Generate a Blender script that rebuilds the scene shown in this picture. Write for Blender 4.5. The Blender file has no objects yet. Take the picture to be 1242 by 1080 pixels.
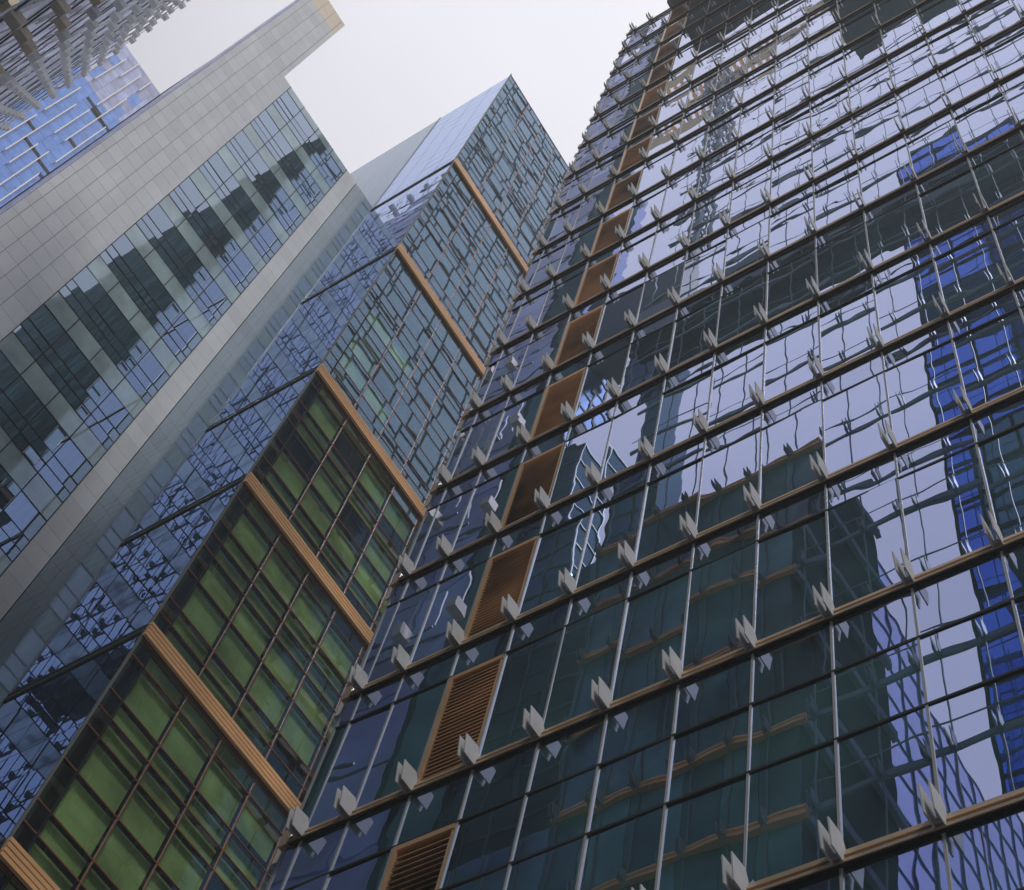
import bpy, math, random
from mathutils import Matrix, Vector
random.seed(7)
R = math.radians
SC = bpy.context.scene
COL = SC.collection

# ------------------------------------------------------------------ camera
# world: +X runs up the street, +Y to the left, +Z up; the eye is the origin, the ground lies 1.6 m below it
RIGHT = Vector((-0.82927194, -0.5353401, 0.16037153))
DOWN = Vector((0.41820612, -0.78482682, -0.45732975))
FWD = Vector((0.37069083, -0.31218237, 0.87471737))
GZ = -1.6
cd = bpy.data.cameras.new('camera')
cam = bpy.data.objects.new('camera', cd)
COL.objects.link(cam)
up, back = -DOWN, -FWD
cam.matrix_world = Matrix(((RIGHT.x, up.x, back.x, 0), (RIGHT.y, up.y, back.y, 0), (RIGHT.z, up.z, back.z, 0), (0, 0, 0, 1)))
cd.sensor_fit = 'HORIZONTAL'
cd.sensor_width = 36
cd.lens = 53.59
cd.clip_start = 0.1
cd.clip_end = 5000
SC.camera = cam

# ------------------------------------------------------------------ sky, sun, exposure
SUN = Vector((-0.47, 0.40, 0.84)).normalized()
w = bpy.data.worlds.new('World')
SC.world = w
w.use_nodes = True
nt = w.node_tree
nt.nodes.clear()
out = nt.nodes.new('ShaderNodeOutputWorld')
bg = nt.nodes.new('ShaderNodeBackground')
sky = nt.nodes.new('ShaderNodeTexSky')
sky.sky_type = 'NISHITA'
sky.sun_disc = False
sky.sun_elevation = math.asin(SUN.z)
sky.sun_rotation = math.atan2(SUN.x, SUN.y)
sky.dust_density = 3
tc = nt.nodes.new('ShaderNodeTexCoord')
sep = nt.nodes.new('ShaderNodeSeparateXYZ')
nt.links.new(tc.outputs['Generated'], sep.inputs[0])
ramp = nt.nodes.new('ShaderNodeValToRGB')          # an overcast layer, brighter towards the zenith
e = ramp.color_ramp.elements
e[0].position = 0.0
e[0].color = (4.2, 4.15, 4.5, 1)
e[1].position = 1.0
e[1].color = (9.9, 9.8, 10.5, 1)
m_ = e.new(0.85)
m_.color = (6.3, 6.2, 6.75, 1)
nt.links.new(sep.outputs['Z'], ramp.inputs[0])
nz = nt.nodes.new('ShaderNodeTexNoise')
nz.inputs['Scale'].default_value = 2.2
nz.inputs['Detail'].default_value = 4
nt.links.new(tc.outputs['Generated'], nz.inputs['Vector'])
mr = nt.nodes.new('ShaderNodeMapRange')
mr.inputs['From Min'].default_value = 0.3
mr.inputs['From Max'].default_value = 0.7
mr.inputs['To Min'].default_value = 0.93
mr.inputs['To Max'].default_value = 1.06
nt.links.new(nz.outputs['Fac'], mr.inputs['Value'])
mul = nt.nodes.new('ShaderNodeVectorMath')
mul.operation = 'SCALE'
nt.links.new(ramp.outputs[0], mul.inputs[0])
nt.links.new(mr.outputs[0], mul.inputs['Scale'])
mix = nt.nodes.new('ShaderNodeMix')
mix.data_type = 'RGBA'
mix.inputs['Factor'].default_value = 0.94
nt.links.new(sky.outputs[0], mix.inputs['A'])
nt.links.new(mul.outputs[0], mix.inputs['B'])
nt.links.new(mix.outputs['Result'], bg.inputs['Color'])
bg.inputs['Strength'].default_value = 0.1
nt.links.new(bg.outputs[0], out.inputs[0])

sl = bpy.data.lights.new('sun', 'SUN')
sl.energy = 3.1
sl.angle = R(10)
sl.color = (1.0, 0.975, 0.945)
sun = bpy.data.objects.new('sun', sl)
sun.rotation_euler = SUN.to_track_quat('Z', 'Y').to_euler()
COL.objects.link(sun)
SC.view_settings.view_transform = 'Standard'
SC.view_settings.look = 'None'
SC.view_settings.exposure = 0.22
SC.view_settings.gamma = 1.0
SC.cycles.max_bounces = 10
SC.cycles.glossy_bounces = 6
SC.cycles.transparent_max_bounces = 12


# ------------------------------------------------------------------ materials
def newmat(name):
    m = bpy.data.materials.new(name)
    m.use_nodes = True
    t = m.node_tree
    t.nodes.clear()
    o = t.nodes.new('ShaderNodeOutputMaterial')
    return m, t, o


def noise_col(t, c, var, scale, stretch=(1, 1, 1), detail=4):
    geo = t.nodes.new('ShaderNodeNewGeometry')
    mp = t.nodes.new('ShaderNodeMapping')
    mp.inputs['Scale'].default_value = stretch
    t.links.new(geo.outputs['Position'], mp.inputs['Vector'])
    n = t.nodes.new('ShaderNodeTexNoise')
    n.inputs['Scale'].default_value = scale
    n.inputs['Detail'].default_value = detail
    t.links.new(mp.outputs[0], n.inputs['Vector'])
    r = t.nodes.new('ShaderNodeValToRGB')
    r.color_ramp.elements[0].position = 0.3
    r.color_ramp.elements[1].position = 0.7
    r.color_ramp.elements[0].color = tuple(v * (1 - var) for v in c) + (1,)
    r.color_ramp.elements[1].color = tuple(min(1, v * (1 + var)) for v in c) + (1,)
    t.links.new(n.outputs['Fac'], r.inputs[0])
    return r.outputs[0], n.outputs['Fac']


def solid(name, c, rough=0.5, metal=0.0, var=0.12, scale=3.0, stretch=(1, 1, 1), spec=0.5, isl=0.0):
    m, t, o = newmat(name)
    p = t.nodes.new('ShaderNodeBsdfPrincipled')
    col, fac = noise_col(t, c, var, scale, stretch)
    if isl:
        ge = t.nodes.new('ShaderNodeNewGeometry')
        rm = t.nodes.new('ShaderNodeMapRange')
        rm.inputs['To Min'].default_value = 1 - isl
        rm.inputs['To Max'].default_value = 1 + isl
        t.links.new(ge.outputs['Random Per Island'], rm.inputs['Value'])
        sc_ = t.nodes.new('ShaderNodeVectorMath')
        sc_.operation = 'SCALE'
        t.links.new(col, sc_.inputs[0])
        t.links.new(rm.outputs[0], sc_.inputs['Scale'])
        col = sc_.outputs[0]
    t.links.new(col, p.inputs['Base Color'])
    p.inputs['Roughness'].default_value = rough
    p.inputs['Metallic'].default_value = metal
    p.inputs['Specular IOR Level'].default_value = spec
    t.links.new(p.outputs[0], o.inputs[0])
    return m


def warp_bump(t, amp, scale, stretch=(1, 1, 1)):
    geo = t.nodes.new('ShaderNodeNewGeometry')
    mp = t.nodes.new('ShaderNodeMapping')
    mp.inputs['Scale'].default_value = stretch
    t.links.new(geo.outputs['Position'], mp.inputs['Vector'])
    n = t.nodes.new('ShaderNodeTexNoise')
    n.inputs['Scale'].default_value = scale
    n.inputs['Detail'].default_value = 1.0
    n.inputs['Roughness'].default_value = 0.35
    t.links.new(mp.outputs[0], n.inputs['Vector'])
    b = t.nodes.new('ShaderNodeBump')
    b.inputs['Strength'].default_value = 1.0
    b.inputs['Distance'].default_value = amp
    t.links.new(n.outputs['Fac'], b.inputs['Height'])
    return b.outputs[0]


def glazing(name, base, tint, fac, rough=0.0, amp=0.002, scale=1.2, stretch=(1, 1, 1), clear=None, var=0.35):
    """coated glass: a tinted mirror over what lies behind (dark, or see-through when clear is a colour)"""
    m, t, o = newmat(name)
    g = t.nodes.new('ShaderNodeBsdfGlossy')
    g.inputs['Color'].default_value = tint + (1,)
    g.inputs['Roughness'].default_value = rough
    if amp:
        t.links.new(warp_bump(t, amp, scale, stretch), g.inputs['Normal'])
    if clear:
        b = t.nodes.new('ShaderNodeBsdfTransparent')
        b.inputs['Color'].default_value = clear + (1,)
    else:
        b = t.nodes.new('ShaderNodeBsdfDiffuse')
        col, _ = noise_col(t, base, var, 0.5)
        t.links.new(col, b.inputs['Color'])
    lw = t.nodes.new('ShaderNodeLayerWeight')
    lw.inputs['Blend'].default_value = 0.5
    pw = t.nodes.new('ShaderNodeMath')
    pw.operation = 'POWER'
    pw.inputs[1].default_value = 5.0
    t.links.new(lw.outputs['Facing'], pw.inputs[0])
    ma = t.nodes.new('ShaderNodeMath')
    ma.operation = 'MULTIPLY_ADD'
    ma.use_clamp = True
    ma.inputs[1].default_value = max(0.0, 1.0 - fac)
    ma.inputs[2].default_value = fac + 0.04
    t.links.new(pw.outputs[0], ma.inputs[0])
    cm = t.nodes.new('ShaderNodeMix')
    cm.data_type = 'RGBA'
    cm.inputs['A'].default_value = tint + (1,)
    cm.inputs['B'].default_value = (0.95, 0.96, 0.99, 1)
    t.links.new(pw.outputs[0], cm.inputs['Factor'])
    t.links.new(cm.outputs['Result'], g.inputs['Color'])
    x = t.nodes.new('ShaderNodeMixShader')
    t.links.new(ma.outputs[0], x.inputs[0])
    t.links.new(b.outputs[0], x.inputs[1])
    t.links.new(g.outputs[0], x.inputs[2])
    t.links.new(x.outputs[0], o.inputs[0])
    return m


M = {}
M['glassA'] = glazing('blue coated glass', (0.030, 0.085, 0.075), (0.48, 0.54, 0.84), 0.70, amp=0.0017, var=0.7, scale=1.1)
M['spandA'] = glazing('dark coated glass', (0.022, 0.062, 0.056), (0.47, 0.53, 0.83), 0.66, amp=0.002, scale=1.3)
M['glassB'] = glazing('clear green glass', (0, 0, 0), (0.54, 0.72, 0.88), 0.33, amp=0.0007, scale=1.4, clear=(0.86, 0.94, 0.80))
M['glassback'] = glazing('inner glass face', (0, 0, 0), (0.5, 0.6, 0.6), 0.0, amp=0, clear=(0.98, 0.99, 0.97))
M['glassBside'] = glazing('sky blue glass', (0.012, 0.03, 0.05), (0.26, 0.43, 0.88), 0.70, amp=0.0007, scale=0.8)
M['cladB'] = glazing('polished grey cladding', (0.030, 0.078, 0.078), (0.44, 0.57, 0.74), 0.26, rough=0.10, amp=0.0006, scale=0.8)
M['glassC'] = glazing('grey green glass', (0.006, 0.018, 0.026), (0.46, 0.57, 0.72), 0.58, amp=0.0012, scale=0.6)
M['glassC2'] = glazing('frosted panel glass', (0.28, 0.36, 0.36), (0.52, 0.60, 0.68), 0.25, rough=0.04, amp=0.002, scale=0.8)
M['frame_dark'] = solid('dark green grey aluminium', (0.030, 0.046, 0.044), 0.6, 0.0, spec=0.2)
M['frame_black'] = solid('black gasket', (0.010, 0.012, 0.012), 0.7, spec=0.1)
M['bronze'] = solid('bronze anodised metal', (0.62, 0.40, 0.22), 0.32, 0.75, var=0.10, scale=2.0)
M['railA'] = solid('bronze rail metal', (0.40, 0.30, 0.20), 0.32, 0.7, var=0.15, scale=1.5, stretch=(0.4, 1, 3))
M['slat'] = solid('bronze louvre metal', (0.36, 0.215, 0.115), 0.45, 0.5, var=0.8, scale=0.55)
M['silver'] = solid('silver trim', (0.13, 0.135, 0.13), 0.55, 0.0, var=0.06)
M['fin'] = solid('light grey cast aluminium', (0.25, 0.255, 0.255), 0.7, 0.0, var=0.10, spec=0.1, isl=0.08)
M['rust'] = solid('rust red mullion', (0.28, 0.10, 0.045), 0.5, 0.2, var=0.2)
M['tan'] = solid('tan painted rib', (0.80, 0.46, 0.22), 0.45, 0.1, var=0.16, scale=1.2, stretch=(1, 0.25, 1), isl=0.06)
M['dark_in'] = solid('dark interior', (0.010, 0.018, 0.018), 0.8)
M['blind'] = solid('green blind', (0.56, 0.71, 0.36), 0.8, var=0.35, scale=0.9, isl=0.12)
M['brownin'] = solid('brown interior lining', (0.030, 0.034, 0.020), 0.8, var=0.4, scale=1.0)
M['stone'] = solid('pale grey stone', (0.48, 0.495, 0.51), 0.6, var=0.07, scale=0.35, stretch=(1, 3, 0.5), isl=0.07)
M['stone_tan'] = solid('tan stone', (0.60, 0.50, 0.38), 0.6, var=0.06, scale=0.8)
M['joint'] = solid('dark joint', (0.06, 0.09, 0.085), 0.8)
M['panelD'] = glazing('blue glass panel', (0.10, 0.22, 0.60), (0.45, 0.60, 0.95), 0.25, rough=0.15, amp=0.0)
M['panelD2'] = glazing('lilac glass panel', (0.36, 0.40, 0.60), (0.6, 0.66, 0.9), 0.25, rough=0.15, amp=0.0)
M['panelD3'] = glazing('grey blue glass panel', (0.26, 0.28, 0.42), (0.6, 0.62, 0.8), 0.25, rough=0.15, amp=0.0)
M['cream'] = solid('cream fin', (0.72, 0.66, 0.58), 0.5, var=0.05)
M['tanblock'] = solid('tan precast', (0.85, 0.70, 0.50), 0.6, var=0.1)
M['lilacwall'] = solid('lilac glazing', (0.50, 0.55, 0.78), 0.4, var=0.3, scale=0.25, isl=0.40)
M['green_grey'] = solid('green grey painted steel', (0.17, 0.21, 0.20), 0.5, 0.1, var=0.1)
M['lightgrey'] = solid('light grey precast', (0.80, 0.80, 0.77), 0.6, var=0.12, scale=0.5)
M['navyglass'] = glazing('dark teal glass', (0.012, 0.030, 0.032), (0.16, 0.32, 0.46), 0.25, amp=0.004, scale=0.5)
M['blueglass'] = glazing('cobalt glass', (0.02, 0.06, 0.46), (0.12, 0.28, 1.0), 0.50, amp=0.004, scale=0.4)
M['dullblue'] = glazing('dull blue glass', (0.010, 0.03, 0.10), (0.10, 0.2, 0.4), 0.08, rough=0.35, amp=0)
M['periglass'] = glazing('periwinkle glass', (0.14, 0.18, 0.42), (0.55, 0.62, 0.98), 0.4, amp=0.003, scale=0.4)
M['paleglass'] = glazing('pale teal glass', (0.42, 0.56, 0.74), (0.68, 0.82, 0.97), 0.65, amp=0.0008, scale=0.4)
M['sideteal'] = solid('dark teal curtain wall', (0.028, 0.060, 0.065), 0.7, var=0.5, scale=0.12, spec=0.0, isl=0.6)
M['wingglass'] = solid('green teal glass', (0.060, 0.14, 0.115), 0.3, var=0.8, scale=0.3, spec=0.2, isl=0.6)
M['wingrail'] = solid('orange bronze rail', (0.95, 0.42, 0.10), 0.4, 0.2)
M['palesteel'] = solid('blue grey steel', (0.16, 0.24, 0.28), 0.6, var=0.2, spec=0.1)
M['tealsteel'] = solid('teal steel', (0.10, 0.15, 0.15), 0.5, 0.2)
M['soffit'] = solid('dark soffit panel', (0.018, 0.024, 0.024), 0.6, var=0.2, scale=0.4)
M['orange'] = solid('yellow crane paint', (1.0, 0.70, 0.30), 0.5, var=0.1)
M['asphalt'] = solid('asphalt', (0.05, 0.05, 0.05), 0.9, var=0.3, scale=2)
M['paving'] = solid('granite paving', (0.24, 0.23, 0.22), 0.8, var=0.2, scale=2)


# ------------------------------------------------------------------ mesh helpers
class MB:
    def __init__(self):
        self.v, self.f, self.mi = [], [], []

    def box(self, x0, x1, y0, y1, z0, z1, mi=0):
        n = len(self.v)
        x0, x1 = min(x0, x1), max(x0, x1)
        y0, y1 = min(y0, y1), max(y0, y1)
        z0, z1 = min(z0, z1), max(z0, z1)
        self.v += [(x0, y0, z0), (x1, y0, z0), (x1, y1, z0), (x0, y1, z0), (x0, y0, z1), (x1, y0, z1), (x1, y1, z1), (x0, y1, z1)]
        for q in ((0, 3, 2, 1), (4, 5, 6, 7), (0, 1, 5, 4), (1, 2, 6, 5), (2, 3, 7, 6), (3, 0, 4, 7)):
            self.f.append(tuple(n + i for i in q))
            self.mi.append(mi)
        return self

    def prism(self, pts, axis, a0, a1, mi=0):
        """extrude a 2-D outline along an axis; pts are (the two other coordinates in x,y,z order)"""
        n, k = len(self.v), len(pts)
        for a in (a0, a1):
            for p in pts:
                self.v.append({'x': (a, p[0], p[1]), 'y': (p[0], a, p[1]), 'z': (p[0], p[1], a)}[axis])
        self.f.append(tuple(n + i for i in range(k))[::-1])
        self.f.append(tuple(n + k + i for i in range(k)))
        self.mi += [mi, mi]
        for i in range(k):
            j = (i + 1) % k
            self.f.append((n + i, n + j, n + k + j, n + k + i))
            self.mi.append(mi)
        return self

    def bar(self, a, b, r, mi=0):
        a, b = Vector(a), Vector(b)
        d = (b - a).normalized()
        s = d.cross(Vector((0.31, 0.17, 0.93))).normalized() * r
        t = d.cross(s).normalized() * r
        n = len(self.v)
        for p in (a, b):
            for q in (s + t, t - s, -s - t, s - t):
                self.v.append(tuple(p + q))
        for q in ((0, 1, 2, 3), (7, 6, 5, 4), (0, 4, 5, 1), (1, 5, 6, 2), (2, 6, 7, 3), (3, 7, 4, 0)):
            self.f.append(tuple(n + i for i in q))
            self.mi.append(mi)
        return self

    def pane_y(self, x0, x1, y, z0, z1, th=0.02, tilt=0.0, facing=1, mi=0):
        """glass sheet lying across Y, each corner out of true by a little"""
        o = [random.uniform(-1, 1) * tilt for _ in range(3)]
        o.append(o[0] + o[2] - o[1])
        n = len(self.v)
        c = [(x0, z0), (x1, z0), (x1, z1), (x0, z1)]
        for dy in (0, -th * facing):
            for i, (x, z) in enumerate(c):
                self.v.append((x, y + o[i] + dy, z))
        for q in ((0, 1, 2, 3), (7, 6, 5, 4), (0, 4, 5, 1), (1, 5, 6, 2), (2, 6, 7, 3), (3, 7, 4, 0)):
            self.f.append(tuple(n + i for i in q))
            self.mi.append(mi)
        return self

    def pane_x(self, x, y0, y1, z0, z1, th=0.02, tilt=0.0, mi=0, back=0):
        o = [random.uniform(-1, 1) * tilt for _ in range(3)]
        o.append(o[0] + o[2] - o[1])
        n = len(self.v)
        c = [(y0, z0), (y1, z0), (y1, z1), (y0, z1)]
        for dx in (0, th):
            for i, (y, z) in enumerate(c):
                self.v.append((x + o[i] + dx, y, z))
        for j, q in enumerate(((0, 1, 2, 3), (7, 6, 5, 4), (0, 4, 5, 1), (1, 5, 6, 2), (2, 6, 7, 3), (3, 7, 4, 0))):
            self.f.append(tuple(n + i for i in q))
            self.mi.append(mi if j == 0 else max(mi, back))
        return self

    def add(self, other):
        n = len(self.v)
        self.v += other.v
        self.f += [tuple(n + i for i in q) for q in other.f]
        self.mi += other.mi
        return self

    def build(self, name, mats, parent=None, kind=None):
        if not isinstance(mats, (list, tuple)):
            mats = [mats]
        base = Vector((0, 0, 0))
        p = parent
        while p:
            base += p.location
            p = p.parent
        me = bpy.data.meshes.new(name)
        me.from_pydata([tuple(Vector(v) - base) for v in self.v], [], self.f)
        for m in mats:
            me.materials.append(m)
        me.polygons.foreach_set('material_index', self.mi)
        me.update()
        import bmesh
        bm = bmesh.new()
        bm.from_mesh(me)
        bmesh.ops.recalc_face_normals(bm, faces=bm.faces)
        bm.to_mesh(me)
        bm.free()
        o = bpy.data.objects.new(name, me)
        COL.objects.link(o)
        o.parent = parent
        if kind:
            o['kind'] = kind
        return o


def thing(name, label, cat, loc, group=None):
    o = bpy.data.objects.new(name, None)
    COL.objects.link(o)
    o.location = loc
    o['label'] = label
    o['category'] = cat
    if group:
        o['group'] = group
    return o


def many(name, items, mats, parent, limit=100):
    """items: (size_key, MB); the largest ones become parts, the rest one mesh"""
    items = sorted(items, key=lambda q: -q[0])
    objs = [q[1].build(name, mats, parent) for q in items[:limit]]
    if len(items) > limit:
        rest = MB()
        for q in items[limit:]:
            rest.add(q[1])
        rest.build(name, mats, parent, kind='stuff')
    return objs


def near(x, y, z):
    return 1.0 / math.sqrt(x * x + y * y + z * z)


def in_view(x, y, z, margin=60):
    v = Vector((x, y, z))
    d = v.dot(FWD)
    if d <= 0.1:
        return False
    px = 621 + 1848.85 * v.dot(RIGHT) / d
    py = 540 + 1848.85 * v.dot(DOWN) / d
    return -margin < px < 1242 + margin and -margin < py < 1080 + margin


# ------------------------------------------------------------------ ground
g = MB().box(-900, 900, -900, 900, GZ - 0.5, GZ).build('ground', M['paving'])
g['kind'] = 'structure'
g = MB().box(-300, 300, -5.5, 3.0, GZ - 0.2, GZ + 0.004).build('road', M['asphalt'])
g['kind'] = 'structure'

# ------------------------------------------------------------------ A: the glass building on the right
YA = -10.0
A = thing('glass_office_tower', 'tall blue glass office tower with paired grey fins on bronze rails and a louvre column', 'office building', (6, -18, GZ))
MX = [13.53, 12.63, 11.5, 10.4, 9.29, 8.17, 7.05, 5.93, 4.80, 3.68, 2.50, 1.37, 0.24, -0.9, -2.03, -3.16, -4.3]
XE = 13.85
RZ = [4.0, 8.1, 12.2] + [16.72 + 3.667 * n for n in range(16)]          # underside of every rail
ROOF = 72.9
GY = YA - 0.075                                                         # glass line
win, spa, fins, louv = [], [], [], []
for i in range(len(RZ) - 1):
    z0, z1 = RZ[i] + 0.20, RZ[i + 1] + 0.20
    zt = RZ[i + 1] - 0.80 if i > 2 else RZ[i + 1] - 1.10
    edges = [XE - 0.03] + MX
    for k in range(len(edges) - 1):
        xa, xb = edges[k + 1], edges[k]
        cx = (xa + xb) / 2
        key = near(cx, YA, (z0 + z1) / 2) + (10 if in_view(cx, YA, (z0 + z1) / 2) else 0)
        spa.append((key, MB().pane_y(xa + 0.01, xb - 0.01, GY, zt, z1, tilt=0.006)))
        if k == 3:
            continue
        win.append((key, MB().pane_y(xa + 0.01, xb - 0.01, GY, z0, zt, tilt=0.014)))
many('window', win, M['glassA'], A)
many('spandrel_pane', spa, M['spandA'], A)
# rails
for z in RZ:
    m = MB()
    prof = [(YA - 0.06, 0.0), (YA, 0.0), (YA + 0.003, 0.04), (YA - 0.025, 0.045), (YA - 0.03, 0.105), (YA - 0.010, 0.11), (YA - 0.013, 0.145), (YA - 0.04, 0.15), (YA - 0.042, 0.215), (YA - 0.06, 0.22)]
    m.prism([(y, z + dz) for y, dz in prof], 'x', -4.4, XE - 0.08)
    m.box(XE - 0.08, XE + 0.10, -40, YA - 0.02, z, z + 0.36)
    m.build('rail', M['railA'], A)
    MB().box(-4.4, XE - 0.1, YA - 0.06, YA - 0.02, z - 0.014, z - 0.002).build('drip_edge', M['frame_black'], A)
# transoms
for i in range(len(RZ) - 1):
    zt = RZ[i + 1] - 0.80 if i > 2 else RZ[i + 1] - 1.10
    m = MB().box(-4.4, XE - 0.02, GY - 0.01, GY + 0.022, zt - 0.022, zt + 0.022)
    if i == 2:
        m.box(-4.4, XE - 0.02, GY - 0.01, GY + 0.022, zt - 1.34, zt - 1.30)
    m.build('transom', M['frame_black'], A)
# mullions
for k, x in enumerate(MX):
    m = MB().box(x - 0.016, x + 0.016, GY - 0.02, GY + 0.020, GZ, ROOF)
    m.build('mullion', M['silver'] if 6 > k else M['silver'], A)
MB().box(XE - 0.03, XE + 0.025, YA - 0.3, YA - 0.06, GZ, ROOF).build('corner_trim', M['silver'], A)
# paired fins on the rails
FIN = [(0.0, -0.02), (0.24, -0.02), (0.305, 0.34), (0.01, 0.37), (-0.085, 0.2)]


def fin_pair(x, y, z, s=1.0, single=False):
    m = MB()
    for dx in ((-0.055,) if single else (-0.056, 0.056)):
        m.prism([(y + a * s, z + 0.02 + b * s) for a, b in FIN], 'x', x + dx - 0.009, x + dx + 0.009)
    m.box(x - 0.048, x + 0.048, y - 0.07, y + 0.03, z + 0.06, z + 0.11)
    return m


for z in RZ:
    for x in MX:
        if not in_view(x, YA, z, 90):
            continue
        fins.append((near(x, YA, z), fin_pair(x, YA + 0.01, z)))
many('bracket_fin', fins, M['fin'], A)
# louvre panels, one bay wide, one for each storey
for i in range(len(RZ) - 1):
    z0 = RZ[i] + 0.23
    zt = RZ[i + 1] - 0.80 if i > 2 else RZ[i + 1] - 1.10
    xa, xb = MX[3] + 0.03, MX[2] - 0.03
    fr = MB()
    fr.box(xa, xb, GY - 0.12, GY + 0.03, zt - 0.12, zt - 0.028)
    fr.box(xb - 0.08, xb, GY - 0.12, GY + 0.03, z0, zt - 0.12)
    fr.box(xa, xa + 0.02, GY - 0.12, GY + 0.03, z0, zt - 0.16)
    fo = fr.build('louvre', M['bronze'], A)
    s = MB()
    n = 25
    for q in range(n):
        zz = z0 + 0.02 + (zt - 0.2 - z0) * q / n
        s.prism([(GY + 0.02, zz), (GY + 0.022, zz + 0.014), (GY - 0.05, zz + 0.055), (GY - 0.055, zz + 0.043)], 'x', xa + 0.02, xb - 0.10)
    s.build('slats', M['slat'], fo)
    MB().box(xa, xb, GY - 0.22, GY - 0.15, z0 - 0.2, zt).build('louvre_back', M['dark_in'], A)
# body behind the glass, end wall, roof
MB().box(-45, XE - 0.15, -40, GY - 0.24, GZ, ROOF - 0.3).build('wall', M['dark_in'], A)
m = MB()
for i in range(len(RZ) - 1):
    for k in range(18):
        y0 = YA - 0.35 - k * 1.6
        m.pane_x(XE - 0.06, y0 - 1.58, y0, RZ[i] + 0.2, RZ[i + 1] + 0.18, tilt=0.008)
m.build('end_glazing', M['navyglass'], A)
m = MB()
for k in range(18):
    m.box(XE - 0.07, XE + 0.03, YA - 0.35 - k * 1.6, YA - 0.30 - k * 1.6, GZ, ROOF)
m.build('end_mullions', M['silver'], A)
m = MB()
for z in RZ:
    for k in range(18):
        y = YA - 0.33 - k * 1.6
        m.box(XE + 0.0, XE + 0.4, y - 0.08, y - 0.05, z, z + 0.45).box(XE, XE + 0.4, y + 0.05, y + 0.08, z, z + 0.45)
m.build('end_fins', M['fin'], A, kind='stuff')
m = MB().box(5.55, 11.7, -30, YA + 2.48, 72.95, 73.35)
m.box(-20, 5.5, -30, YA + 6.41, 72.95, 73.45)
m.build('roof_canopy', M['green_grey'], A)

# ------------------------------------------------------------------ B: the green fronted block
XB, YB = 26.0, -11.67
B = thing('green_fronted_office_block', 'glass office block with green blinds and tan ribbed bands on its front face', 'office building', (30, -20, GZ))
ROOFB = 95.2
YR = -32.0
BZ = [6.98, 15.64, 24.30, 33.0, 41.75, 50.35, 63.5, 76.7]               # top of every tan band at the corner
cols = [YB - 0.02, -12.23] + [-13.83 - 1.61 * k for k in range(12)]
rows = []                                                             # (z0, z1) of every glazed row
for i, zb in enumerate(BZ):
    ztop = BZ[i + 1] - 0.62 if i + 1 < len(BZ) else ROOFB - 0.3
    span = ztop - zb
    pat = [0.70, 0.75, 1.50, 1.36, 0.76, 0.74, 1.50, 0.73]
    if span > 9:
        pat = pat + [0.72, 1.5, 0.75, 1.5]
    if span > 15:
        pat = pat + [0.75, 1.5, 0.75, 1.5, 0.75]
    k = span / sum(pat)
    z = zb
    for p in pat:
        rows.append((z, z + p * k))
        z += p * k
wb, panes, tr = [], [], {}
for (z0, z1) in rows:
    for c in range(len(cols) - 1):
        ya, yb = cols[c + 1], cols[c]
        cy, cz = (ya + yb) / 2, (z0 + z1) / 2
        vis = in_view(XB, cy, cz, 40)
        key = near(XB, cy, cz) * (z1 - z0) * (yb - ya) + (10 if vis else 0)
        panes.append((key, MB().pane_x(XB, ya + 0.01, yb - 0.01, z0 + 0.01, z1 - 0.01, th=0.015, tilt=0.004, back=1)))
        r = random.random()
        p_open = (0.0 if c < 4 else 0.45 if c < 6 else 0.75) if cz < 45 else 0.35
        if c == 0 or (cz > 51 and (c > 2 or cz > 58)):
            continue
        if r >= p_open and vis:
            dep = 0.15 + 0.04 * random.random()
            drop = random.choice([0, 0, 0, 0.0, 0.25]) * (z1 - z0) if c > 2 else 0
            wb.append((key, MB().box(XB + dep, XB + dep + 0.02, ya + 0.04, yb - 0.02, z0 + 0.05 + drop, z1 - 0.02)))
many('window_pane', panes, [M['glassB'], M['glassback']], B)
many('blind', wb, M['blind'], B)
for c, y in enumerate(cols[1:]):
    mm = MB().box(XB - 0.03, XB + 0.02, y - (0.015 if c else 0.022), y + (0.015 if c else 0.022), GZ, ROOFB - 0.2)
    mm.box(XB + 0.02, XB + 0.34, y - 0.03, y + 0.012, GZ, ROOFB - 0.2, 1)
    mm.build('mullion', [M['rust'] if c else M['frame_black'], M['frame_black']], B)
tm = MB()
for (z0, z1) in rows:
    tm.box(XB - 0.022, XB + 0.018, YR, YB - 0.03, z1 - 0.014, z1 + 0.014)
    tm.box(XB + 0.022, XB + 0.12, YR, YB - 0.03, z1 - 0.035, z1 + 0.02, 1)
tm.build('transom', [M['rust'], M['frame_black']], B)
for zb in BZ:
    m = MB()
    for q in range(4):
        zz = zb - 0.13 - q * 0.155
        m.box(XB - 0.16, XB - 0.02, YR, YB + 0.02, zz, zz + 0.115)
    m.box(XB - 0.05, XB + 0.1, YR, YB - 0.01, zb - 0.62, zb - 0.02, 1)
    m.build('band', [M['tan'], M['frame_black']], B)
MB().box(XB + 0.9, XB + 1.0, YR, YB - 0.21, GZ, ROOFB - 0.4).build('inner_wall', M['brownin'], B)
MB().box(XB - 0.03, XB + 0.04, YB - 0.05, YB + 0.02, GZ, ROOFB).build('corner_trim', M['silver'], B)
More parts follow.
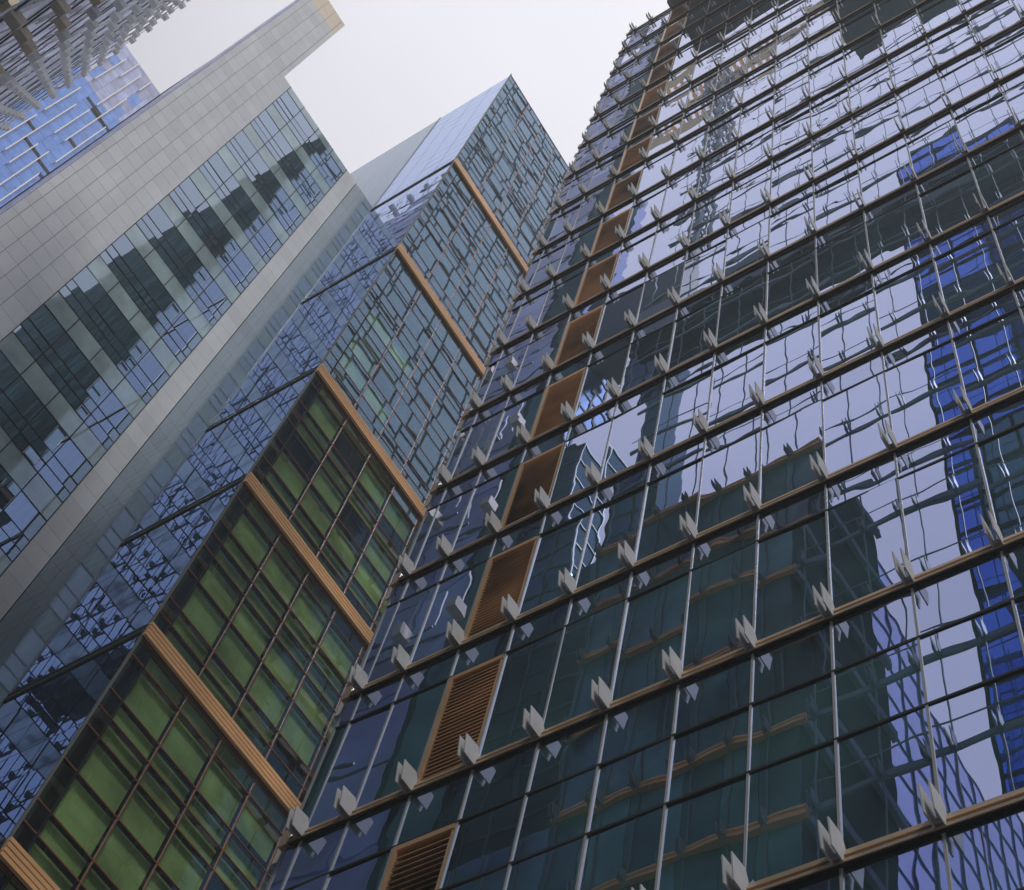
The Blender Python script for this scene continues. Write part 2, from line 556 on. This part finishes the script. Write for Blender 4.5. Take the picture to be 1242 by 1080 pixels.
# side: glass part with dark rails, then polished cladding
XS, XC = 31.5, 36.5
side, cl = [], []
zz = [GZ]
while zz[-1] < ROOFB - 0.4:
    zz.append(min(zz[-1] + 1.44, ROOFB - 0.4))
for i in range(len(zz) - 1):
    for k in range(4):
        xa, xb = XB + 0.06 + k * 1.36, XB + 0.06 + (k + 1) * 1.36
        vis = in_view((xa + xb) / 2, YB, zz[i], 30)
        side.append(((10 if vis else 0) + near(xa, YB, zz[i]), MB().pane_y(xa + 0.012, xb - 0.012, YB, zz[i] + 0.012, zz[i + 1] - 0.012, tilt=0.003)))
many('side_pane', side, M['glassBside'], B)
m = MB()
nz_ = int((ROOFB - GZ) / 0.72)
for i in range(nz_):
    for k in range(9):
        xa = XS + 0.02 + k * 1.66
        m.pane_y(xa + 0.006, xa + 1.654, YB - 0.01, GZ + i * 0.72 + 0.006, GZ + i * 0.72 + 0.714, tilt=0.0015)
m.build('cladding', M['cladB'], B)
MB().box(XB + 0.05, XC + 10, YB - 0.2, YB - 0.06, GZ, ROOFB - 0.3).build('side_wall', M['joint'], B)
for zb in BZ:
    m = MB().box(XB + 0.02, XS - 0.05, YB - 0.02, YB + 0.05, zb - 0.42, zb - 0.26).box(XB + 0.02, XS - 0.05, YB - 0.02, YB + 0.025, zb - 0.22, zb - 0.16).box(XB + 0.02, XS - 0.05, YB - 0.02, YB + 0.04, zb - 0.12, zb - 0.02)
    m.build('side_rail', M['frame_dark'], B)
MB().box(XS - 0.04, XS + 0.02, YB - 0.03, YB + 0.04, GZ, ROOFB - 0.2).build('side_trim', M['green_grey'], B)
MB().box(XB + 0.02, XC + 9.7, YR, YB - 0.07, ROOFB - 0.3, ROOFB - 0.05).build('roof', M['frame_dark'], B)

# ------------------------------------------------------------------ C: the stone clad tower
C = thing('stone_clad_tower', 'pale grey stone clad tower with tall glazed strip and raised stone pier', 'office building', (44, -6, GZ))
ZC, ZP = 89.15, 103.6
yl, y1, y2, y3 = -0.86, -4.66, -10.66, YB + 0.012
# stone slabs as one clad wall with open joints, joints show the dark backing
m = MB()
jy = [yl, -1.28, -2.06, -2.84, -3.62, -4.66]
step = 1.163
z = GZ
while z < ZP:
    for k in range(len(jy) - 1):
        off = -0.35 if k == 4 else 0
        za, zb_ = z + off, z + step + off
        top = ZP if jy[k] > -3.9 else ZP
        za, zb_ = max(za, GZ), min(zb_, ZP)
        if k == 4:
            if za >= ZC:
                continue
            zb_ = min(zb_, ZC)
        yb = jy[k + 1] if k < 4 else y1
        ya = jy[k]
        m.box(XC, XC + 0.05, yb + 0.010, ya - 0.010, za + 0.008, zb_ - 0.008, 1 if za > 100.4 else 0)
    z += step
# closing strip of the pier between the fourth joint and its corner
z = ZC
while z < ZP:
    m.box(XC, XC + 0.05, -3.95, -3.64, z + 0.008, min(z + step, ZP) - 0.008, 1 if z > 100.4 else 0)
    z += step
m.build('stone_wall', [M['stone'], M['stone_tan']], C)
m = MB()
z = GZ + 0.4
while z < ZC:
    m.box(XC, XC + 0.05, y3, y2 - 0.01, z + 0.006, min(z + 1.083, ZC) - 0.006)
    z += 1.083
m.build('stone_pilaster', M['stone'], C)
MB().box(XC + 0.03, XC + 14, y3, yl - 0.01, GZ, ZC - 0.01).build('wall', M['joint'], C)
MB().box(XC + 0.03, XC + 14, -3.94, yl - 0.01, ZC, ZP - 0.01).build('pier', M['joint'], C)
MB().box(XC - 0.02, XC + 3, yl - 0.004, yl + 0.12, GZ, ZP - 0.02).build('edge_trim', M['panelD3'], C)
# glazed strip
gy = [y1, -6.10, -7.63, -9.17, y2]
base = 55.44 - 4.28 * 13
wins, wins2, lines = [], [], MB()
for fl in range(0, 22):
    zf = base + fl * 4.28
    for a, b, tp in ((0, 0.70, 1), (0.70, 1.40, 1), (1.40, 2.88, 0), (2.88, 4.28, 2)):
        z0, z1 = zf + a, zf + b
        if z0 >= ZC or z1 < GZ:
            continue
        z1 = min(z1, ZC)
        lines.box(XC + 0.0, XC + 0.03, y2, y1, z0 - 0.022, z0 + 0.022)
        for k in range(4):
            vis = in_view(XC, (gy[k] + gy[k + 1]) / 2, (z0 + z1) / 2, 20)
            key = (10 if vis else 0) + (z1 - z0) * near(XC, gy[k], z0)
            mb = MB().pane_x(XC + 0.015, gy[k + 1], gy[k], z0, z1, th=0.012, tilt=0.006)
            (wins2 if tp == 2 else wins).append((key, mb))
many('window', wins, M['glassC'], C)
many('frosted_window', wins2, M['glassC2'], C)
for y in gy:
    lines.box(XC - 0.005, XC + 0.03, y - 0.02, y + 0.02, GZ, ZC)
lines.build('window_frame', M['frame_black'], C)

# ------------------------------------------------------------------ D: the blue panelled tower behind
D = thing('blue_panelled_tower', 'distant tower of blue and lilac panels with cream fins, behind the stone tower', 'skyscraper', (140, 8, GZ))
XD = 130.0
s = XD / 60.0
ZD = 121.5 * s
YD0, YD1 = -12.0, 40.0
MB().box(XD + 0.3, XD + 40, YD0, YD1, GZ, ZD - 0.2).build('wall', M['joint'], D)
pans = {0: [], 1: [], 2: []}
fy = [6.0 + i * 1.87 for i in range(-10, 18)]
for i in range(len(fy) - 1):
    z = GZ + 120
    while z < ZD:
        h = random.choice([2.2, 3.4, 4.5]) * 1.0
        z2 = min(z + h, ZD)
        r = random.random()
        hi = z > 112 * s
        if hi:
            k = 1 if r < 0.62 else 2 if r < 0.8 else 0
        else:
            k = 0
        if ZD - z < 8 and fy[i] < 2:
            k = 2 if r < 0.6 else 1
        pans[k].append((1 if in_view(XD, fy[i], z, 5) else 0, MB().box(XD, XD + 0.3, fy[i] + 0.02, fy[i + 1] - 0.02, z + 0.03, z2 - 0.03)))
        z = z2
for k, q in pans.items():
    many(('blue_panel', 'lilac_panel', 'grey_panel')[k], q, [M['panelD'], M['panelD2'], M['panelD3']][k], D)
fin_list, slot_list = [], []
for i, y in enumerate(fy):
    z = 180 + random.random() * 9
    while z < ZD:
        L_ = random.choice([10, 14, 20, 26])
        if random.random() < 0.72:
            fin_list.append((z, MB().box(XD - 0.5, XD, y - 0.085, y + 0.085, z, min(z + L_, ZD))))
        z += L_ + random.choice([3, 6])
    z = 180 + random.random() * 15
    while z < ZD - 5:
        if random.random() < 0.5:
            n = random.choice([1, 2, 3]) * 1.87
            slot_list.append((z, MB().box(XD - 0.06, XD, y, y + n, z, z + 0.9)))
        z += random.choice([12, 17, 24])
many('fin', fin_list, M['cream'], D)
many('slot', slot_list, M['frame_black'], D)

# ------------------------------------------------------------------ E: the lattice fronted tower, top left
E_ = thing('lattice_fronted_tower', 'tall tower at the upper left behind a lattice of grey tubes and projecting blocks', 'skyscraper', (70, 14, GZ))
YE = 6.0
ks = YE / 3.5
ZE = 110.5 * ks
rz = [(44.05 + 5.62 * i) * ks for i in range(-3, 13)]
rz = [z for z in rz if z < ZE]
px = 1.60 * ks
MB().box(32.4, 150, YE + 1.6, YE + 4, GZ, ZE - 1).box(32.0, 32.39, YE + 1.0, YE + 4, GZ, ZE - 1, 1).build('wall', [M['lilacwall'], M['sideteal']], E_)
blocks, tblocks, rods, rails_ = [], [], [], []
for j, z in enumerate(rz):
    rails_.append((z, MB().box(32.4, 150, YE - 0.10, YE, z - 0.06, z + 0.06).box(32.4, 150, YE + 0.9, YE + 1.0, z + 1.0, z + 1.1)))
    n0 = int(32 / px)
    for i in range(n0, int(150 / px)):
        x = i * px + 0.4 * ks + (0.5 * px if False else 0)
        if not in_view(x, YE, z, 120):
            continue
        vis = in_view(x, YE, z, 0)
        b = MB().box(x - 0.27, x + 0.27, YE - 0.75, YE + 0.05, z - 0.42, z + 0.36)
        (tblocks if z < 92 or x < 41 else blocks).append((near(x, YE, z) + (1 if vis else 0), b))
        r_ = MB()
        for q in range(2):
            xx = x + 0.75 + q * (px - 1.2) / 1.8
            zz0 = z + 0.3
            yy = YE + random.choice([-0.25, 0.1, 0.45])
            r_.box(xx - 0.045, xx + 0.045, yy - 0.045, yy + 0.045, zz0, zz0 + 5.62 * ks * random.choice([0.3, 0.45, 0.6]))
        rods.append((near(x, YE, z) + (1 if vis else 0), r_))
m = MB()
z = 20.0
while z < ZE - 2:
    x = 32.5
    while x < 148:
        m.box(x, x + 2.9, YE + 1.52, YE + 1.6, z, z + 4.6)
        x += 3.0
    z += 4.8
m.build('glazed_storeys', M['lilacwall'], E_)
many('bracket_block', blocks, M['lightgrey'], E_)
many('tan_bracket_block', tblocks, M['tanblock'], E_)
many('tube_bundle', rods, M['lightgrey'], E_)
many('floor_rail', rails_, M['tealsteel'], E_)

# ------------------------------------------------------------------ what stands across the street, seen in the glass
T = thing('opposite_glass_wing', 'dark glass wing with bronze rails and paired fins, mirrored low in the right hand tower', 'office building', (24, 9, GZ))
YT = 4.0
TX0, TX1, TY1 = 12.3, 21.4, 8.9
TX2, TZ2 = 35.0, 35.6
TR = [3.8 + 4.0 * n for n in range(13)]
MB().box(TX0 + 0.12, TX1, YT + 0.12, TY1, GZ, 52.4).box(TX1 + 0.002, TX2, YT + 0.12, TY1, GZ, TZ2).build('wall', M['dark_in'], T)
m = MB()
for i in range(len(TR) - 1):
    x = TX0 + 0.1
    while x < (TX1 if TR[i] > 32 else TX2):
        m.pane_y(x + 0.01, min(x + 1.28, TX1 if TR[i] > 32 else TX2), YT + 0.06, TR[i], TR[i + 1], th=-0.03, tilt=0.01)
        x += 1.3
m.build('glazing', M['wingglass'], T)
for z in TR:
    m = MB()
    prof = [(YT + 0.05, 0.0), (YT - 0.14, 0.0), (YT - 0.14, 0.08), (YT - 0.09, 0.09), (YT - 0.09, 0.2), (YT - 0.12, 0.22), (YT - 0.12, 0.28), (YT - 0.05, 0.4), (YT + 0.05, 0.42)]
    m.prism([(y, z + dz) for y, dz in prof], 'x', TX0 - 0.12, TX1 if z > 33 else TX2)
    m.box(TX0 - 0.14, TX0 + 0.05, YT + 0.06, TY1, z, z + 0.4, 1)
    m.build('rail', [M['wingrail'], M['green_grey']], T)
m = MB()
fm = MB()
x = TX0 + 1.1
while x < TX2:
    m.box(x - 0.03, x + 0.03, YT - 0.01, YT + 0.1, GZ, 52.4 if x < TX1 else TZ2)
    for z in TR:
        if x > TX1 and z > 33:
            continue
        for dx in (-0.07, 0.07):
            fm.prism([(YT - 0.13 - a * 1.1, z + b * 1.2) for a, b in FIN], 'x', x + dx - 0.016, x + dx + 0.016)
    x += 1.3
m.build('mullions', M['silver'], T)
scr, sfin = MB(), MB()
z, j = 31.8, 0
while z < 178:
    xr = 21.5 if z > 53 else TX0 - 0.2
    if z < 100 or j % 2 == 0:
        scr.box(-2.5, xr, YT - 0.08, YT + 0.02, z, z + 0.22)
    scr.box(-2.5, xr, YT - 0.02, YT + 0.01, z + 1.15, z + 1.19)
    z += 4.0
    j += 1
x = -2.4
while x < 21.6:
    scr.box(x - 0.02, x + 0.02, YT - 0.04, YT + 0.02, 52.4 if x > TX0 else GZ, 178)
    z = 31.8
    while z < 100:
        if x < TX0:
            for dx in (-0.07, 0.07):
                sfin.prism([(YT - 0.09 - a * 1.2, z + b * 1.3) for a, b in FIN], 'x', x + dx - 0.012, x + dx + 0.012)
        z += 4.0
    x += 1.3
scr.build('open_screen', M['green_grey'], T)
sfin.build('screen_fins', M['green_grey'], T, kind='stuff')
fm.build('bracket_fins', M['fin'], T, kind='stuff')


def grid_block(name, label, cat, x0, x1, y0, y1, z1, glass, frame, dx=1.6, dz=2.0, fr=0.10, z0=GZ, sides=('y0', 'x0'), jit=0.0):
    """a glazed block: a body and a proud grid of mullions and transoms on the faces that are seen"""
    t = thing(name, label, cat, ((x0 + x1) / 2, (y0 + y1) / 2, z0))
    MB().box(x0, x1, y0, y1, z0, z1).build('wall', glass, t)
    m = MB()
    for s_ in sides:
        n = int(round((z1 - z0) / dz))
        a0, a1 = (x0, x1) if s_[0] == 'y' else (y0, y1)
        k = max(1, int(round((a1 - a0) / dx)))
        for q in range(k + 1):
            a = a0 + (a1 - a0) * q / k
            if s_ == 'y0':
                m.box(a - fr / 2, a + fr / 2, y0 - 0.10, y0 - 0.005, z0, z1)
            elif s_ == 'y1':
                m.box(a - fr / 2, a + fr / 2, y1 + 0.005, y1 + 0.10, z0, z1)
            elif s_ == 'x0':
                m.box(x0 - 0.10, x0 - 0.005, a - fr / 2, a + fr / 2, z0, z1)
            else:
                m.box(x1 + 0.005, x1 + 0.10, a - fr / 2, a + fr / 2, z0, z1)
        for q in range(n + 1):
            z = z0 + (z1 - z0) * q / n
            for p in range(k):
                b0, b1 = a0 + (a1 - a0) * p / k, a0 + (a1 - a0) * (p + 1) / k
                zz = z + random.choice([0, 0, -0.5, 0.5]) * dz * jit
                if s_ == 'y0':
                    m.box(b0, b1, y0 - 0.08, y0 - 0.004, zz - fr / 2, zz + fr / 2)
                elif s_ == 'y1':
                    m.box(b0, b1, y1 + 0.004, y1 + 0.08, zz - fr / 2, zz + fr / 2)
                elif s_ == 'x0':
                    m.box(x0 - 0.08, x0 - 0.004, b0, b1, zz - fr / 2, zz + fr / 2)
                else:
                    m.box(x1 + 0.004, x1 + 0.08, b0, b1, zz - fr / 2, zz + fr / 2)
    m.build('window_frame', frame, t)
    return t


grid_block('cobalt_glass_block', 'cobalt blue gridded glass block mirrored at the right edge of the near tower', 'office building', 0.8, 8.6, 10, 24, 100, M['blueglass'], M['frame_black'], 1.9, 2.3, 0.10)
t = grid_block('dark_glass_annex', 'black glass annex with narrow frames, mirrored below the cobalt block', 'office building', 2.5, 7.2, 9.0, 9.95, 57, M['navyglass'], M['frame_black'], 1.7, 2.4, 0.12, z0=47.5, sides=('y0',))
grid_block('periwinkle_glass_block', 'pale periwinkle glass block with fine joints, mirrored low at the right', 'office building', 20, 34, 26, 70, 80, M['periglass'], M['navyglass'], 2.4, 3.0, 0.045)
grid_block('blue_glass_midrise', 'blue glass midrise mirrored beside the louvres of the near tower', 'office building', 37.1, 48, 15, 17.6, 113, M['dullblue'], M['frame_dark'], 1.7, 2.3, 0.2)
grid_block('teal_glass_midrise', 'teal glass midrise with stepped top mirrored in the near tower', 'office building', 33.7, 36.9, 15.2, 17.6, 91, M['navyglass'], M['tealsteel'], 1.7, 2.3, 0.12)
grid_block('low_teal_annex', 'low teal annex mirrored between the slender navy tower and the teal midrise', 'office building', 31.2, 33.6, 15.2, 17.6, 75, M['navyglass'], M['tealsteel'], 1.7, 2.3, 0.12)
t = grid_block('slender_navy_tower', 'slender navy tower with a broad dark head, mirrored in the near tower', 'office building', 27.4, 30.8, 15.0, 17.2, 107, M['navyglass'], M['frame_black'], 1.7, 2.3, 0.05, sides=('y0',))
MB().box(27.6, 36.6, 14.8, 17.4, 108, 122).build('head', M['soffit'], t)
br = thing('roof_overhang', 'long dark overhanging canopy slab mirrored across the middle of the near tower', 'canopy', (10, 7, 79.7))
MB().box(-1.2, 24.2, 6.0, 8.6, 79.7, 80.0).build('deck', M['soffit'], br)
MB().box(-1.2, 24.25, 5.9, 6.0, 79.7, 81.2).build('parapet', M['tealsteel'], br)
m = MB()
for q in range(15):
    m.box(-1.0 + q * 1.6, -0.94 + q * 1.6, 6.1, 8.5, 79.66, 79.69)
m.box(-1.2, 24.2, 7.2, 7.26, 79.64, 79.655)
m.build('joint_line', M['frame_black'], br)
cr = thing('tower_crane', 'yellow tower crane with a lattice mast mirrored high in the near tower', 'crane', (29.5, 17, 122))
m = MB()
for (dx, dy) in ((-0.9, -0.9), (0.9, -0.9), (0.9, 0.9), (-0.9, 0.9)):
    m.bar((29.5 + dx, 17 + dy, 122), (29.5 + dx, 17 + dy, 190), 0.16)
for q in range(34):
    z = 122 + q * 2
    s_ = 0.9 if q % 2 else -0.9
    m.bar((29.5 - s_, 16.1, z), (29.5 + s_, 16.1, z + 2), 0.10)
    m.bar((29.5 - s_, 17.9, z), (29.5 + s_, 17.9, z + 2), 0.10)
    m.bar((28.6, 17 - s_, z), (28.6, 17 + s_, z + 2), 0.10)
    m.bar((30.4, 17 - s_, z), (30.4, 17 + s_, z + 2), 0.10)
m.build('mast', M['tealsteel'], cr)
m = MB()
m.bar((12, 16.0, 189), (52, 16.0, 189), 0.5).bar((12, 18.0, 189), (52, 18.0, 189), 0.5).bar((12, 17, 194.5), (52, 17, 194.5), 0.55)
for q in range(40):
    m.bar((12 + q, 16.0, 189), (12.5 + q, 17, 194.5), 0.3).bar((12.5 + q, 17, 194.5), (13 + q, 16.0, 189), 0.3)
    m.bar((12 + q, 18.0, 189), (12.5 + q, 17, 194.5), 0.2)
m.build('jib', M['orange'], cr)
ap = thing('tan_slab_tower', 'slim tower of stacked tan balcony slabs mirrored above the near tower louvres', 'apartment building', (56, 26, GZ))
MB().box(52, 60, 24.4, 30, GZ, 222).build('wall', M['periglass'], ap)
m = MB()
for q in range(34):
    z = 118 + q * 3.1
    x = 51.5
    while x < 60:
        wdt = random.choice([0.8, 1.4, 2.2])
        if random.random() < 0.6:
            m.box(x, x + wdt, 23.9 - random.random() * 0.5, 24.4, z, z + random.choice([0.6, 1.0, 2.0]))
        x += wdt + 0.25
m.build('balcony_slabs', M['orange'], ap)
# the high rise that rises behind the near tower's roof, seen in the green fronted block
hr = grid_block('rear_high_rise', 'pale teal high rise with uneven grid, mirrored in the top of the green fronted block', 'skyscraper', -40, 9, -44, -15, 168, M['paleglass'], M['palesteel'], 1.9, 3.4, 0.08, z0=73.6, sides=('x1',), jit=0.25)

m = MB()
for q in range(32):
    for j in range(20):
        z = 74 + j * 4.7
        m.pane_y(-40 + q * 1.53, -40 + q * 1.53 + 1.45, -14.9, z, z + 4.5, tilt=0.01)
m.build('side_glazing', M['sideteal'], hr)
# ------------------------------------------------------------------ the misty air of the overcast day
hz = MB().box(-45, 200, -60, 75, GZ - 1.0, 300).build('haze', bpy.data.materials.new('misty air'))
hz['kind'] = 'stuff'
hm = hz.data.materials[0]
hm.use_nodes = True
ht = hm.node_tree
ht.nodes.clear()
ho = ht.nodes.new('ShaderNodeOutputMaterial')
hv = ht.nodes.new('ShaderNodeVolumePrincipled')
hv.inputs['Color'].default_value = (0.86, 0.88, 0.92, 1)
hv.inputs['Density'].default_value = 0.0012
hv.inputs['Anisotropy'].default_value = 0.3
ht.links.new(hv.outputs[0], ho.inputs['Volume'])
